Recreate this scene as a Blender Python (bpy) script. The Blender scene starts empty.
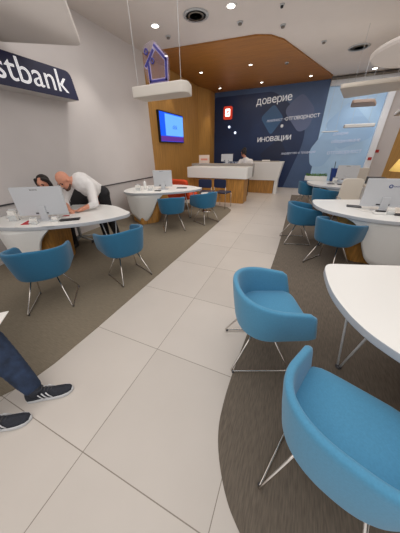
import bpy, bmesh, math, random
from mathutils import Vector, Matrix
random.seed(4)
C = bpy.context.scene.collection
D = bpy.data
PI = math.pi

# ------------------------------------------------------------ materials
def lin(c):
    return tuple(((v/255)/12.92 if v/255 <= .04045 else ((v/255+.055)/1.055)**2.4) for v in c) + (1,)
MATS = {}
def mat(name, col, rough=.5, metal=0, var=0, scale=8, emit=0, ecol=None, bump=0, stretch=None, alpha=1, trans=0, spec=.5, sheen=0):
    if name in MATS: return MATS[name]
    m = D.materials.new(name); m.use_nodes = True
    n = m.node_tree.nodes; l = m.node_tree.links
    b = n['Principled BSDF']
    b.inputs['Base Color'].default_value = lin(col)
    b.inputs['Roughness'].default_value = rough
    b.inputs['Metallic'].default_value = metal
    b.inputs['Specular IOR Level'].default_value = spec
    b.inputs['Alpha'].default_value = alpha
    b.inputs['Transmission Weight'].default_value = trans
    if sheen: b.inputs['Sheen Weight'].default_value = sheen
    if emit:
        b.inputs['Emission Color'].default_value = lin(ecol or col)
        b.inputs['Emission Strength'].default_value = emit
    tc = n.new('ShaderNodeTexCoord'); mp = n.new('ShaderNodeMapping')
    if stretch: mp.inputs['Scale'].default_value = stretch
    l.new(tc.outputs['Object'], mp.inputs['Vector'])
    nz = n.new('ShaderNodeTexNoise'); nz.inputs['Scale'].default_value = scale
    nz.inputs['Detail'].default_value = 4
    l.new(mp.outputs['Vector'], nz.inputs['Vector'])
    if var:
        mx = n.new('ShaderNodeMix'); mx.data_type = 'RGBA'
        a = lin(tuple(max(0, v*(1-var)) for v in col)); c2 = lin(tuple(min(255, v*(1+var)) for v in col))
        mx.inputs[6].default_value = a; mx.inputs[7].default_value = c2
        cr = n.new('ShaderNodeMapRange'); cr.inputs[1].default_value = .3; cr.inputs[2].default_value = .7
        l.new(nz.outputs['Fac'], cr.inputs[0]); l.new(cr.outputs[0], mx.inputs[0])
        l.new(mx.outputs[2], b.inputs['Base Color'])
    if bump:
        bp = n.new('ShaderNodeBump'); bp.inputs['Strength'].default_value = bump; bp.inputs['Distance'].default_value = .01
        l.new(nz.outputs['Fac'], bp.inputs['Height']); l.new(bp.outputs['Normal'], b.inputs['Normal'])
    MATS[name] = m
    return m

def tile_mat():
    m = D.materials.new('floor tiles'); m.use_nodes = True
    n = m.node_tree.nodes; l = m.node_tree.links; b = n['Principled BSDF']
    tc = n.new('ShaderNodeTexCoord'); sp = n.new('ShaderNodeSeparateXYZ'); l.new(tc.outputs['Object'], sp.inputs[0])
    def M(op, a, b_=None, c=None):
        k = n.new('ShaderNodeMath'); k.operation = op
        for i, v in enumerate((a, b_, c)):
            if v is None: continue
            if isinstance(v, (int, float)): k.inputs[i].default_value = v
            else: l.new(v, k.inputs[i])
        return k.outputs[0]
    def joint(o, off, size, w):
        t = M('DIVIDE', M('SUBTRACT', o, off), size)
        f = M('FRACT', t)
        d = M('MULTIPLY', M('MINIMUM', f, M('SUBTRACT', 1, f)), size)
        return M('LESS_THAN', d, w), M('FLOOR', t)
    jx, fx = joint(sp.outputs[0], -.9, .82, .0024)
    jy, fy = joint(sp.outputs[1], .207, .815, .0026)
    j = M('MAXIMUM', jx, jy)
    h = M('FRACT', M('MULTIPLY', M('SINE', M('ADD', M('MULTIPLY', fx, 12.9), M('MULTIPLY', fy, 78.2))), 437.5))
    nz = n.new('ShaderNodeTexNoise'); nz.inputs['Scale'].default_value = 2.2; nz.inputs['Detail'].default_value = 3
    l.new(tc.outputs['Object'], nz.inputs['Vector'])
    f = M('ADD', M('MULTIPLY', h, .35), M('MULTIPLY', nz.outputs['Fac'], .65))
    mx = n.new('ShaderNodeMix'); mx.data_type = 'RGBA'; mx.inputs[6].default_value = lin((191,184,177)); mx.inputs[7].default_value = lin((209,202,195))
    l.new(f, mx.inputs[0])
    m2 = n.new('ShaderNodeMix'); m2.data_type = 'RGBA'; m2.inputs[7].default_value = lin((136,127,117))
    l.new(j, m2.inputs[0]); l.new(mx.outputs[2], m2.inputs[6]); l.new(m2.outputs[2], b.inputs['Base Color'])
    b.inputs['Roughness'].default_value = .34; b.inputs['Specular IOR Level'].default_value = .45
    return m

M_TILE = tile_mat()
M_CARPET = mat('taupe carpet', (124,114,98), .95, var=.07, scale=14, stretch=(1,12,1), bump=.12)
M_CARPET_R = mat('dark taupe carpet', (104,95,85), .95, var=.11, scale=14, stretch=(10,1,1), bump=.15)
M_WALL = mat('off white paint', (204,199,198), .6, var=.01, scale=2)
M_CEIL = mat('ceiling paint', (204,197,192), .8, var=.01, scale=2)
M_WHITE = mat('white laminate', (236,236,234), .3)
M_EDGE = mat('white laminate edge', (205,208,212), .35)
M_EDGE_SHADE = mat('table edge painted shade', (186,190,196), .45)  # grey of the shaded table sides, put into the colour
M_WOOD = mat('oak veneer', (178,128,62), .5, var=.14, scale=5, stretch=(6,6,.5))
M_WOODC = mat('oak ceiling veneer', (150,98,38), .5, var=.09, scale=4, stretch=(.6,8,6))
M_WOODW = mat('oak wall veneer', (178,134,70), .5, var=.07, scale=4, stretch=(6,6,.4))
M_CHROME = mat('chrome', (205,200,195), .18, 1)
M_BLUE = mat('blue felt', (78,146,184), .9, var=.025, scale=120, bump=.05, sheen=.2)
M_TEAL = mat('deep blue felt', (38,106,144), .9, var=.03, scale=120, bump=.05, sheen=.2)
M_NAVY = mat('navy', (24,38,72), .45)
M_SLATE = mat('slate blue wall film', (70,94,134), .4, var=.06, scale=1.2)
M_DEEP = mat('navy wall film', (20,44,88), .4, var=.08, scale=1.2)
M_MID = mat('steel blue wall film', (54,96,144), .4)
M_LILAC = mat('lilac painted reflection', (92,106,144), .4)  # colour of a lavender reflection on the wall
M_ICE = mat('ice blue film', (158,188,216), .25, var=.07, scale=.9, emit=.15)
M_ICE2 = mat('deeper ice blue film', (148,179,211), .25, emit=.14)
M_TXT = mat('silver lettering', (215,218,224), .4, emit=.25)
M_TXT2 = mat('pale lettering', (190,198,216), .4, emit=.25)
M_GREY = mat('light grey plastic', (176,178,180), .4)
M_SILV = mat('silver grey casing', (200,203,208), .35)
M_BLACK = mat('black plastic', (24,24,27), .4)
M_DK = mat('dark grey plastic', (58,58,62), .45)
M_PANEL = mat('grey ledge stone', (160,154,148), .5)
M_BEIGE = mat('beige lacquer', (222,214,202), .5)
M_ORANGE = mat('orange red fabric', (205,70,28), .8)
M_SKIN = mat('skin', (214,150,124), .5, var=.04, scale=20)
M_SHIRT = mat('white cotton', (232,230,230), .8, var=.02)
M_TROU = mat('black cloth', (30,30,34), .85)
M_JEANS = mat('blue denim', (36,50,74), .9, var=.25, scale=14, bump=.2)
M_HAIR = mat('dark brown hair', (30,22,20), .6)
M_STUBBLE = mat('grey brown beard', (92,70,60), .8)
M_SHOE = mat('dark mesh fabric', (36,40,50), .8, var=.15, scale=90, bump=.3)
M_SOLE = mat('white rubber', (206,208,212), .6)
M_LEAF = mat('green leaves', (84,128,44), .7, var=.3, scale=30)
M_YELLOW = mat('yellow lamp shade', (236,196,110), .7, emit=.5)
M_GLASS = mat('clear acrylic', (225,230,232), .08, alpha=.35)
M_GLOW = mat('lit diffuser', (255,248,235), .5, emit=7)
M_RED = mat('red sign face', (206,60,40), .5, emit=.5)
M_PAPER = mat('white paper', (236,234,230), .8)
M_REDP = mat('red print', (190,50,60), .7)
M_VIOLET = mat('violet blue acrylic', (52,50,130), .4)
M_HALO = mat('clear acrylic halo', (205,195,235), .2, alpha=.45)
M_TV1 = mat('tv bright blue', (18,80,225), .3, emit=1.0)
M_TV2 = mat('tv sky blue', (96,160,240), .3, emit=1.0)
M_TV3 = mat('tv violet', (96,50,150), .3, emit=.6)
M_BINB = mat('bright navy plastic', (24,58,130), .5)
M_METALG = mat('brushed grey metal', (120,114,106), .4, .7)

# ------------------------------------------------------------ helpers
def link(name, me, m=None, parent=None, smooth=False, label=None):
    o = D.objects.new(name, me); C.objects.link(o)
    if m is not None:
        for k in (m if isinstance(m, (list, tuple)) else [m]): me.materials.append(k)
    if smooth:
        for p in me.polygons: p.use_smooth = True
    if parent is not None: o.parent = parent
    if label: o['label'] = label
    return o
def obj(name, bm, m=None, parent=None, smooth=False, bevel=0, seg=2, label=None, autosmooth=False):
    bmesh.ops.recalc_face_normals(bm, faces=bm.faces)
    me = D.meshes.new(name); bm.to_mesh(me); bm.free()
    o = link(name, me, m, parent, smooth or bevel > 0, label)
    if bevel:
        b = o.modifiers.new('bevel', 'BEVEL'); b.width = bevel; b.segments = seg; b.limit_method = 'ANGLE'; b.angle_limit = math.radians(35)
        w = o.modifiers.new('wn', 'WEIGHTED_NORMAL'); w.keep_sharp = True
    return o
def thing(name, label, cat, loc=(0,0,0), rz=0, group=None):
    o = D.objects.new(name, None); C.objects.link(o); o.empty_display_size = .1
    o.location = loc; o.rotation_euler = (0,0,rz); o['label'] = label; o['category'] = cat
    if group: o['group'] = group
    return o
def tag(o, label, cat, group=None):
    o['label'] = label; o['category'] = cat
    if group: o['group'] = group
    return o
def struct(o): o['kind'] = 'structure'; return o
def dup(root, loc, rz, label, group=None):
    r = root.copy(); C.objects.link(r); r.location = loc; r.rotation_euler = (0,0,rz); r['label'] = label
    if group: r['group'] = group
    for ch in list(root.children):
        c = ch.copy(); C.objects.link(c); c.parent = r
        for g in list(ch.children):
            d = g.copy(); C.objects.link(d); d.parent = c
    return r
def box(bm, lo, hi, mt=None):
    x0,y0,z0 = lo; x1,y1,z1 = hi
    v = [bm.verts.new(p) for p in ((x0,y0,z0),(x1,y0,z0),(x1,y1,z0),(x0,y1,z0),(x0,y0,z1),(x1,y0,z1),(x1,y1,z1),(x0,y1,z1))]
    for f in ((0,3,2,1),(4,5,6,7),(0,1,5,4),(1,2,6,5),(2,3,7,6),(3,0,4,7)): bm.faces.new([v[i] for i in f])
    if mt is not None: bmesh.ops.transform(bm, matrix=mt, verts=v)
    return v
def BX(lo, hi, mt=None):
    bm = bmesh.new(); box(bm, lo, hi, mt); return bm
def prism(pts, z0, z1, top=None, bm=None):
    bm = bm or bmesh.new()
    t = top or pts
    a = [bm.verts.new((p[0],p[1],z0)) for p in pts]; b = [bm.verts.new((p[0],p[1],z1)) for p in t]
    bm.faces.new(a[::-1]); bm.faces.new(b); n = len(pts)
    for i in range(n): bm.faces.new((a[i],a[(i+1)%n],b[(i+1)%n],b[i]))
    return bm
def vprism(pts, y0, y1, bm=None):   # outline in xz, thickness along y
    bm = bm or bmesh.new()
    a = [bm.verts.new((p[0],y0,p[1])) for p in pts]; b = [bm.verts.new((p[0],y1,p[1])) for p in pts]
    bm.faces.new(a); bm.faces.new(b[::-1]); n = len(pts)
    for i in range(n): bm.faces.new((a[i],b[i],b[(i+1)%n],a[(i+1)%n]))
    return bm
def rounded(pts, r, seg=6):
    out = []; n = len(pts)
    for i in range(n):
        p = Vector(pts[i][:2]); a = Vector(pts[i-1][:2]); b = Vector(pts[(i+1)%n][:2])
        rr = r[i] if isinstance(r, (list,tuple)) else r
        da = (a-p); db = (b-p)
        k = min(rr, da.length*.49, db.length*.49)
        s = p+da.normalized()*k; e = p+db.normalized()*k
        for j in range(seg+1):
            t = j/seg
            q = s*(1-t)**2 + p*2*t*(1-t) + e*t*t
            out.append((q.x,q.y))
    return out
def spline(pts, per=8, closed=True):
    out = []; n = len(pts)
    rng = range(n) if closed else range(n-1)
    for i in rng:
        if closed: p0,p1,p2,p3 = [Vector(pts[(i+k)%n]) for k in (-1,0,1,2)]
        else: p0,p1,p2,p3 = Vector(pts[max(i-1,0)]),Vector(pts[i]),Vector(pts[i+1]),Vector(pts[min(i+2,n-1)])
        for j in range(per):
            t = j/per
            out.append(tuple(.5*((2*p1)+(p2-p0)*t+(2*p0-5*p1+4*p2-p3)*t*t+(3*p1-p0-3*p2+p3)*t**3)))
    if not closed: out.append(tuple(pts[-1]))
    return out
def tube(bm, pts, r, seg=10, closed=False):
    pts = [Vector(p) for p in pts]; n = len(pts); rings = []
    up = Vector((0,0,1)); prev = None
    for i, p in enumerate(pts):
        if closed: t = pts[(i+1)%n]-pts[i-1]
        else: t = pts[min(i+1,n-1)]-pts[max(i-1,0)]
        t.normalize()
        if prev is None:
            s = t.cross(up if abs(t.z) < .95 else Vector((1,0,0))).normalized()
        else:
            s = (prev - t*prev.dot(t))
            s = s.normalized() if s.length > 1e-6 else t.cross(up).normalized()
        prev = s; u = s.cross(t)
        rr = r[i] if isinstance(r, (list,tuple)) else r
        rings.append([bm.verts.new(p + (s*math.cos(a)+u*math.sin(a))*rr) for a in [2*PI*k/seg for k in range(seg)]])
    for i in range(n if closed else n-1):
        A = rings[i]; B = rings[(i+1)%n]
        for k in range(seg): bm.faces.new((A[k],A[(k+1)%seg],B[(k+1)%seg],B[k]))
    if not closed:
        bm.faces.new(rings[0][::-1]); bm.faces.new(rings[-1])
def TB(pts, r, seg=10, closed=False):
    bm = bmesh.new(); tube(bm, pts, r, seg, closed); return bm
def lathe(prof, seg=24, loc=(0,0,0), bm=None):
    bm = bm or bmesh.new(); rings = []
    for r,z in prof:
        rings.append([bm.verts.new((loc[0]+r*math.cos(2*PI*k/seg), loc[1]+r*math.sin(2*PI*k/seg), loc[2]+z)) for k in range(seg)])
    for A,B in zip(rings, rings[1:]):
        for k in range(seg): bm.faces.new((A[k],A[(k+1)%seg],B[(k+1)%seg],B[k]))
    bm.faces.new(rings[0][::-1]); bm.faces.new(rings[-1])
    return bm
def fillet(pts, r, seg=5):      # round the corners of an open 3d polyline
    out = [Vector(pts[0])]
    for i in range(1, len(pts)-1):
        p = Vector(pts[i]); a = Vector(pts[i-1])-p; b = Vector(pts[i+1])-p
        k = min(r, a.length*.45, b.length*.45)
        s = p+a.normalized()*k; e = p+b.normalized()*k
        for j in range(seg+1):
            t = j/seg; out.append(s*(1-t)**2+p*2*t*(1-t)+e*t*t)
    out.append(Vector(pts[-1])); return out
def text(name, s, size, m, parent, mtx, ext=.004, bold=0, align='LEFT', space=1, label=None):
    cu = D.curves.new(name, 'FONT'); cu.body = s; cu.size = 10; cu.extrude = ext*10/size; cu.offset = 0; cu.resolution_u = 6; cu.align_x = align
    cu.space_character = space
    t = D.objects.new(name, cu); C.objects.link(t)
    dg = bpy.context.evaluated_depsgraph_get(); dg.update()
    me = D.meshes.new_from_object(t.evaluated_get(dg)); D.objects.remove(t); D.curves.remove(cu)
    me.transform(mtx @ Matrix.Diagonal((size/10, size/10, size/10, 1)))
    me.materials.clear()
    return link(name, me, m, parent, label=label)
def RX(a): return Matrix.Rotation(a, 4, 'X')
def RY(a): return Matrix.Rotation(a, 4, 'Y')
def RZ(a): return Matrix.Rotation(a, 4, 'Z')
def T(x,y,z): return Matrix.Translation((x,y,z))
# organic shapes: balls and tapered limbs fused into one continuous skin
def organic(name, limbs, balls, voxel, m, parent, label=None, smooth_it=4, cut=None):
    bm = bmesh.new()
    for pts, rs in limbs:
        for (p, r), (q, s) in zip(zip(pts, rs), list(zip(pts, rs))[1:]):
            P = Vector(p); Q = Vector(q); n = max(2, int((Q-P).length/(.6*min(r,s)))+1)
            for i in range(n+1):
                t = i/n; bmesh.ops.create_icosphere(bm, subdivisions=2, radius=r*(1-t)+s*t, matrix=Matrix.Translation(P.lerp(Q,t)))
    for b in balls:
        c, rad = b[0], b[1]; rot = b[2] if len(b) > 2 else Matrix.Identity(4)
        S = Matrix.Diagonal((*((rad,)*3 if isinstance(rad,(int,float)) else rad), 1))
        bmesh.ops.create_icosphere(bm, subdivisions=3, radius=1, matrix=Matrix.Translation(c) @ rot @ S)
    me = D.meshes.new(name); bm.to_mesh(me); bm.free()
    o = D.objects.new(name, me); C.objects.link(o)
    r = o.modifiers.new('r', 'REMESH'); r.mode = 'VOXEL'; r.voxel_size = voxel
    s = o.modifiers.new('s', 'SMOOTH'); s.iterations = smooth_it; s.factor = .5
    dg = bpy.context.evaluated_depsgraph_get(); dg.update()
    me2 = D.meshes.new_from_object(o.evaluated_get(dg)); D.objects.remove(o); D.meshes.remove(me)
    me2.materials.clear()
    if cut:
        b2 = bmesh.new(); b2.from_mesh(me2)
        for co, no in cut:
            bmesh.ops.bisect_plane(b2, geom=b2.verts[:]+b2.edges[:]+b2.faces[:], plane_co=co, plane_no=no, clear_outer=True)
        b2.to_mesh(me2); b2.free()
    return link(name, me2, m, parent, True, label)

# ------------------------------------------------------------ setting
H = 3.8
struct(obj('floor', BX((-4.3,-2.5,-.1),(4.7,11.3,0)), M_TILE))
cl = [(-4.2,.55-.5),(-2.4,.0),(-1.95,.08),(-1.76,.2),(-1.68,.34),(-1.645,.55),(-1.63,1.0),(-1.62,3.0),(-1.62,5.9),(-1.66,6.15),(-1.85,6.42),(-2.3,6.55),(-4.2,6.6)]
struct(obj('floor', prism(cl, 0, .006), M_CARPET))
cr_ = spline([(.45,.06),(.2,.18),(.06,.28),(-.03,.36),(-.11,.48),(-.165,.61),(-.19,.76),(-.195,1.04),(-.17,1.6),(-.13,2.6),(-.09,4.0),(-.08,6.0),(-.08,9.2)], 5, False)
struct(obj('floor', prism(list(cr_)+[(4.4,9.2),(4.4,.06)], 0, .006), M_CARPET_R))
struct(obj('ceiling', BX((-4.3,-2.5,H),(4.7,11.3,H+.1)), M_CEIL))
woodp = [(-4.2,6.15),(-1.4,6.45),(-1.1,6.6),(-.85,6.95),(.5,10.6),(.5,10.98),(-4.2,10.98)]
struct(obj('ceiling', prism(woodp, H-.03, H-.001), M_WOODC))
# left wall: white, then wood beyond
wl = struct(obj('wall_left', BX((-4.3,-2.5,0),(-4.2,6.1,H)), M_WALL))
obj('cable_trunking', BX((-4.2,1.0,.875),(-4.178,6.05,.895)), M_DK, wl)
struct(obj('wall_left', BX((-4.3,6.1,0),(-4.22,11.0,H)), M_WOODW))
struct(obj('trim_1', prism([(-4.215,9.6),(-3.99,10.4),(-3.99,10.98),(-4.215,10.98)],0,H-.03), M_WOODW))
# back wall
wb = struct(obj('wall_back', BX((-4.3,11.0,0),(4.7,11.1,H)), M_WALL))
def film(name, pts, m, d, r=0, y=11.0):
    return obj(name, vprism(rounded(pts, r) if r else pts, y-d, y-d+.0015), m, wb)
film('wall_film', [(-3.99,0),(.5,0),(.5,H-.03),(-3.99,H-.03)], M_SLATE, .004)
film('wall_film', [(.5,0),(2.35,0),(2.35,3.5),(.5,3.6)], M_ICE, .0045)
film('wall_graphic', [(-3.99,0),(-.55,0),(-.05,1.75),(-.05,2.35),(-.95,3.3),(-1.5,3.6),(-3.99,3.6)], M_DEEP, .008, [0,.1,.45,.3,.3,.2,.1])
film('wall_graphic', [(-1.9,2.75),(-1.4,3.2),(-.95,2.7),(-1.4,2.1)], M_MID, .011, .15)
film('wall_graphic', [(-1.0,2.95),(-.4,3.5),(.2,2.9),(.05,2.3),(-.3,2.15)], M_LILAC, .010, .25)  # lavender reflection painted as a flat lilac patch
film('wall_graphic', [(-1.8,1.35),(-1.0,2.0),(-.6,1.4),(-1.2,.9)], M_NAVY, .012, .15)
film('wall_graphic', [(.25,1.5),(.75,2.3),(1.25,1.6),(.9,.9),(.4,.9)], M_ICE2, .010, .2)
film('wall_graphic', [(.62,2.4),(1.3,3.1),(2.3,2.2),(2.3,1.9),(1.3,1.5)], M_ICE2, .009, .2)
GL = {}
def glyph(ch):
    if ch not in GL:
        o = text('g', ch, 1, M_TXT, None, Matrix.Identity(4), .004); me = o.data; D.objects.remove(o)
        xs_ = [v.co.x for v in me.vertices]; ys_ = [v.co.y for v in me.vertices]
        GL[ch] = (me, min(xs_), max(xs_), max(ys_))
    return GL[ch]
def wtext(s, x, z, size, m=M_TXT, tilt=.045):
    # letter by letter, evenly spaced; letters of two alphabets are brought to one x-height
    bm = bmesh.new(); cur = 0; xh = glyph('о')[3]
    for ch in s:
        if ch == ' ': cur += .26; continue
        sub = {'е':'e','н':'H'}.get(ch, ch)
        me, a, b_, h = glyph(sub); k = xh/h if ch in 'ен' else 1; kx = k*1.05 if ch == 'н' else k
        n0 = len(bm.verts); bm.from_mesh(me); bm.verts.ensure_lookup_table()
        for v in bm.verts[n0:]: v.co = Vector(((v.co.x-a)*kx+cur, v.co.y*k, v.co.z))
        cur += (b_-a)*kx+.075
    bmesh.ops.transform(bm, matrix=T(x,10.984,z) @ RY(-tilt) @ RX(PI/2) @ Matrix.Diagonal((size,size,1,1)), verts=bm.verts)
    me = D.meshes.new('wall_lettering'); bm.to_mesh(me); bm.free()
    link('wall_lettering', me, m, wb)
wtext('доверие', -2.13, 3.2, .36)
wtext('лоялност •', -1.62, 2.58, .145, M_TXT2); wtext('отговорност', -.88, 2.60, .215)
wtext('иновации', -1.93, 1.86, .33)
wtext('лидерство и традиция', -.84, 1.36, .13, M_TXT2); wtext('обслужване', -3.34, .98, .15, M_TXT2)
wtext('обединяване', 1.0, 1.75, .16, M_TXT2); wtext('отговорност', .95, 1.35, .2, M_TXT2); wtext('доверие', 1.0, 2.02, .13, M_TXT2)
# white portal frame on the ice blue panel
obj('portal_beam', vprism([(.5,3.55),(2.6,3.42),(2.6,3.72),(.52,3.74)],10.86,10.99), M_EDGE, wb, bevel=.01)
obj('portal_post', BX((2.33,10.84,0),(2.53,10.99,3.5)), mat('bright white frame',(226,228,232),.4,emit=.06), wb, bevel=.01)
obj('portal_rail', vprism([(.5,3.7),(2.75,3.7),(2.75,3.76),(.5,3.76)],10.8,10.86), M_METALG, wb)
# right side walls
struct(obj('wall_right', prism([(3.05,11.0),(4.6,6.0),(4.7,6.0),(4.7,11.0)],0,H), M_WOODW))
struct(obj('wall_right', BX((4.6,-2.5,0),(4.7,6.0,H)), M_WALL))

# ceiling fittings
def downlight(x, y, label, r=.07, z=H):
    t = thing('downlight', label, 'downlight', (x,y,z), 0, None)
    obj('trim_ring', lathe([(r*1.3,-.012),(r*1.3,0),(r*.9,0),(r*.9,-.012)], 20), M_WHITE, t, True)
    obj('lamp', lathe([(r*.5,-.022),(r*.98,-.016),(r*.98,-.002)], 20), M_GLOW, t)
    return t
zc = H; zw = H-.031
downlight(-1.61,5.19,'bright round downlight in the white ceiling, just right of the round air vent')
downlight(-3.18,5.17,'round downlight in the white ceiling above the house-shaped sign')
downlight(1.66,10.43,'round downlight in the white ceiling just below the hanging white disc')
downlight(-3.44,8.14,'small downlight in the wood ceiling, above the television', .045, zw)
downlight(-1.86,8.16,'small downlight in the wood ceiling, centre, nearest its front edge', .045, zw)
downlight(-1.86,10.21,'small downlight in the wood ceiling directly above the large top word', .045, zw)
downlight(-3.52,10.28,'small downlight in the wood ceiling washing the wood corner by the blue wall', .045, zw)
downlight(-.2,10.2,'small downlight in the wood ceiling at its far right corner', .045, zw)
downlight(-3.75,6.5,'small downlight at the front left corner of the wood ceiling', .045, zw)
def vent(x, y, label):
    t = thing('ceiling_vent', label, 'air vent', (x,y,H))
    obj('outer_ring', lathe([(.24,-.015),(.24,0),(.17,0),(.19,-.015)], 28), M_GREY, t, True)
    for r in (.15,.1,.05):
        obj('grille_ring', lathe([(r,-.02),(r,-.005),(r-.025,-.005),(r-.03,-.02)], 24), M_METALG, t, True)
    return t
vent(-2.29,5.2,'round grey ceiling vent between two downlights at the left')
vent(.84,8.29,'round grey ceiling vent left of the hanging white disc')
def detector(x, y, label, z=H, m=M_GREY, s=1):
    t = thing('smoke_detector', label, 'detector', (x,y,z))
    obj('base', lathe([(.055*s,-.02),(.06*s,0)], 20), m, t, True)
    obj('sensor', lathe([(.018*s,-.05),(.035*s,-.045),(.038*s,-.02)], 16), M_METALG if s > .8 else M_BLACK, t, True)
detector(-3.18,5.68,'small ceiling detector right of the house-shaped sign\'s roof')
detector(-1.6,5.8,'small round detector in front of the wood ceiling, below the brightest downlight')
detector(-.79,5.55,'small black ceiling sensor nearest the camera at the top centre',s=.7)
detector(-.83,6.3,'small round detector just in front of the wood ceiling\'s rounded corner')
detector(0,7.51,'flat round detector right of the wood ceiling\'s slanted edge')
detector(-.88,8.48,'small detector hanging from the wood ceiling near its right edge', zw)
# suspended slabs
def slab(label, pts, z0, z1, wires, m=M_CEIL, r=.12, mw=M_GREY):
    cx = sum(p[0] for p in pts)/len(pts); cy = sum(p[1] for p in pts)/len(pts)
    t = thing('acoustic_baffle', label, 'ceiling panel', (cx,cy,z0), 0)
    loc = [(p[0]-cx,p[1]-cy) for p in pts]
    obj('panel', prism(rounded(loc, r), 0, z1-z0), m, t, bevel=.012)
    for wx, wy in wires: obj('wire', TB([(wx-cx,wy-cy,z1-z0-.005),(wx-cx,wy-cy,H-z0)], .003, 6), mw, t)
    return t
slab('thick white panel on two thin wires under the house-shaped sign', [(-2.30,2.98),(-1.53,2.98),(-1.47,3.06),(-1.53,3.3),(-2.30,3.3)], 2.24, 2.36, [(-2.22,3.04),(-1.56,3.04)], mat('white panel',(214,208,200),.5), .04)
slab('large pale suspended panel at the top left, above the navy sign', [(-3.25,3.2),(-4.15,2.6),(-4.15,1.2),(-2.6,1.2),(-2.3,2.15)], 2.95, 3.03, [(-3.3,2.9),(-2.7,1.9)], M_CEIL, .1)
slab('long slanted pale panel hung in front of the top of the ice blue wall', [(.5,6.6),(1.55,6.5),(1.95,7.4),(.75,7.9)], 2.72, 2.8, [(.8,7.0),(1.6,7.2)], M_BEIGE, .1)
slab('smaller pale rounded panel hanging below the slanted panel', [(1.05,8.6),(1.6,8.7),(1.85,9.6),(1.15,9.5)], 2.7, 2.78, [(1.25,9),(1.5,9.2)], mat('pinkish panel',(186,164,152),.6), .12)
slab('thin white bar standing in for a ceiling lamp reflection on the ice blue wall', [(1.2,10.1),(2.1,10.1),(2.1,10.4),(1.2,10.4)], 2.2, 2.3, [(1.4,10.25),(1.9,10.25)], M_WHITE, .04)  # lamp reflection on the glossy wall, modelled as a solid bar
slab('narrow white bar panel low in front of the ice blue wall, beside the dark lettering', [(.55,10.5),(1.1,10.5),(1.1,10.65),(.55,10.65)], 2.11, 2.14, [(.65,10.57),(1.0,10.57)], M_WHITE, .03)
t = thing('suspended_disc', 'large round pale disc hanging from the ceiling at the upper right', 'ceiling panel', (1.76,5.75,2.95))
obj('disc', lathe([(.93,0),(.96,.03),(.96,.06),(.93,.08)], 48), M_CEIL, t, bevel=0, smooth=False)
for a in (.5,2.6,4.7): obj('wire', TB([(.6*math.cos(a),.6*math.sin(a),.07),(.6*math.cos(a),.6*math.sin(a),H-2.95)], .003, 6), M_GREY, t)
slab('long pale panel hanging over the right-hand staff desks', [(2.0,7.6),(2.9,7.4),(3.1,8.6),(2.2,8.9)], 2.35, 2.43, [(2.4,8),(2.8,8.2)], M_BEIGE, .15)
# house sign
hs = thing('house_sign', 'violet outline house sign with a percent-style roof, above the white hanging panel', 'sign', (-1.9,3.03,2.363))
def outline(pts, w, y0, y1, bm, closed=True):
    n = len(pts)
    for i in range(n if closed else n-1):
        a = Vector(pts[i]); b = Vector(pts[(i+1)%n]); d = (b-a).normalized(); nn = Vector((-d.y,d.x))*w
        a2 = a-d*w; b2 = b+d*w
        vprism([tuple(a2+nn),tuple(a2-nn),tuple(b2-nn),tuple(b2+nn)], y0, y1, bm)
hp = [(-.1,.03),(.14,.03),(.15,.21),(-.01,.37),(-.13,.22)]
body = [(-.11,.2),(-.1,.03),(.14,.03),(.15,.22),(-.0,.36)]
bm = bmesh.new(); outline(body, .011, -.008, .004, bm, False); obj('house_outline', bm, M_VIOLET, hs)
bm = bmesh.new(); outline([(-.15,.19),(-.03,.32)], .011, -.008, .004, bm, False); obj('roof_bar', bm, M_VIOLET, hs)
for x, z in ((-.125,.32),(-.045,.225)):
    bm = bmesh.new(); tube(bm, [(x+.02*math.cos(a), -.004, z+.025*math.sin(a)) for a in [2*PI*k/16 for k in range(16)]], .009, 6, True); obj('percent_dot', bm, M_VIOLET, hs)
obj('backing', vprism(rounded([(-.14,-.0),(.18,-.0),(.19,.24),(0,.42),(-.18,.38),(-.19,.17)], .05), .006, .012), mat('clear backing',(180,165,190),.2,alpha=.13), hs)
bm = bmesh.new(); outline(body, .024, .004, .0055, bm, False); outline([(-.15,.19),(-.03,.32)], .024, .004, .0055, bm, False); obj('halo_edge', bm, M_HALO, hs)

# navy sign on left wall (lightbox), runs out of frame
sg = thing('lightbox_sign', 'navy blue lightbox sign with white lettering high on the left wall', 'sign', (-3.9,3.45,2.415))
pts = rounded([(-2.3,0),(.06,0),(0.0,.385),(-2.3,.385)], [.02,.02,.1,.02])
bm = bmesh.new()
a = [bm.verts.new((0,p[0],p[1])) for p in pts]; b = [bm.verts.new((-.3,p[0],p[1])) for p in pts]; n = len(pts)
bm.faces.new(a); bm.faces.new(b[::-1])
for i in range(n): bm.faces.new((a[i],b[i],b[(i+1)%n],a[(i+1)%n]))
ob = obj('sign_box', bm, [mat('sign navy',(16,22,66),.35,emit=.03), mat('sign return',(190,186,184),.5)], sg)
for p in ob.data.polygons: p.material_index = 0 if abs(p.normal.x) > .9 else 1
text('sign_lettering', 'Postbank', .41, mat('white sign letters',(240,240,245),.4,emit=.35), sg, T(.004,-.12,.08) @ RZ(PI/2) @ RX(PI/2), .003, .004, 'RIGHT')

# television
tv = thing('television', 'wall television showing a bright blue screen on the wood wall', 'television', (-4.2,7.3,2.25))
obj('housing', BX((-.02,-.79,-.42),(.055,.79,.42)), M_BLACK, tv, bevel=.008)
def yzp(name, y0, y1, z0, z1, m, d): return obj(name, BX((.055,y0,z0),(.055+d,y1,z1)), m, tv)
yzp('screen', -.76,.76,-.39,.39, M_TV1, .002)
yzp('screen_window', -.45,.76,-.22,.36, M_TV2, .004)
yzp('screen_band', -.76,.76,-.38,-.24, M_TV3, .005)
text('screen_text', 'click', .17, M_TV1, tv, T(.061,.0,-.02) @ RZ(PI/2) @ RX(PI/2), .001)
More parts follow.
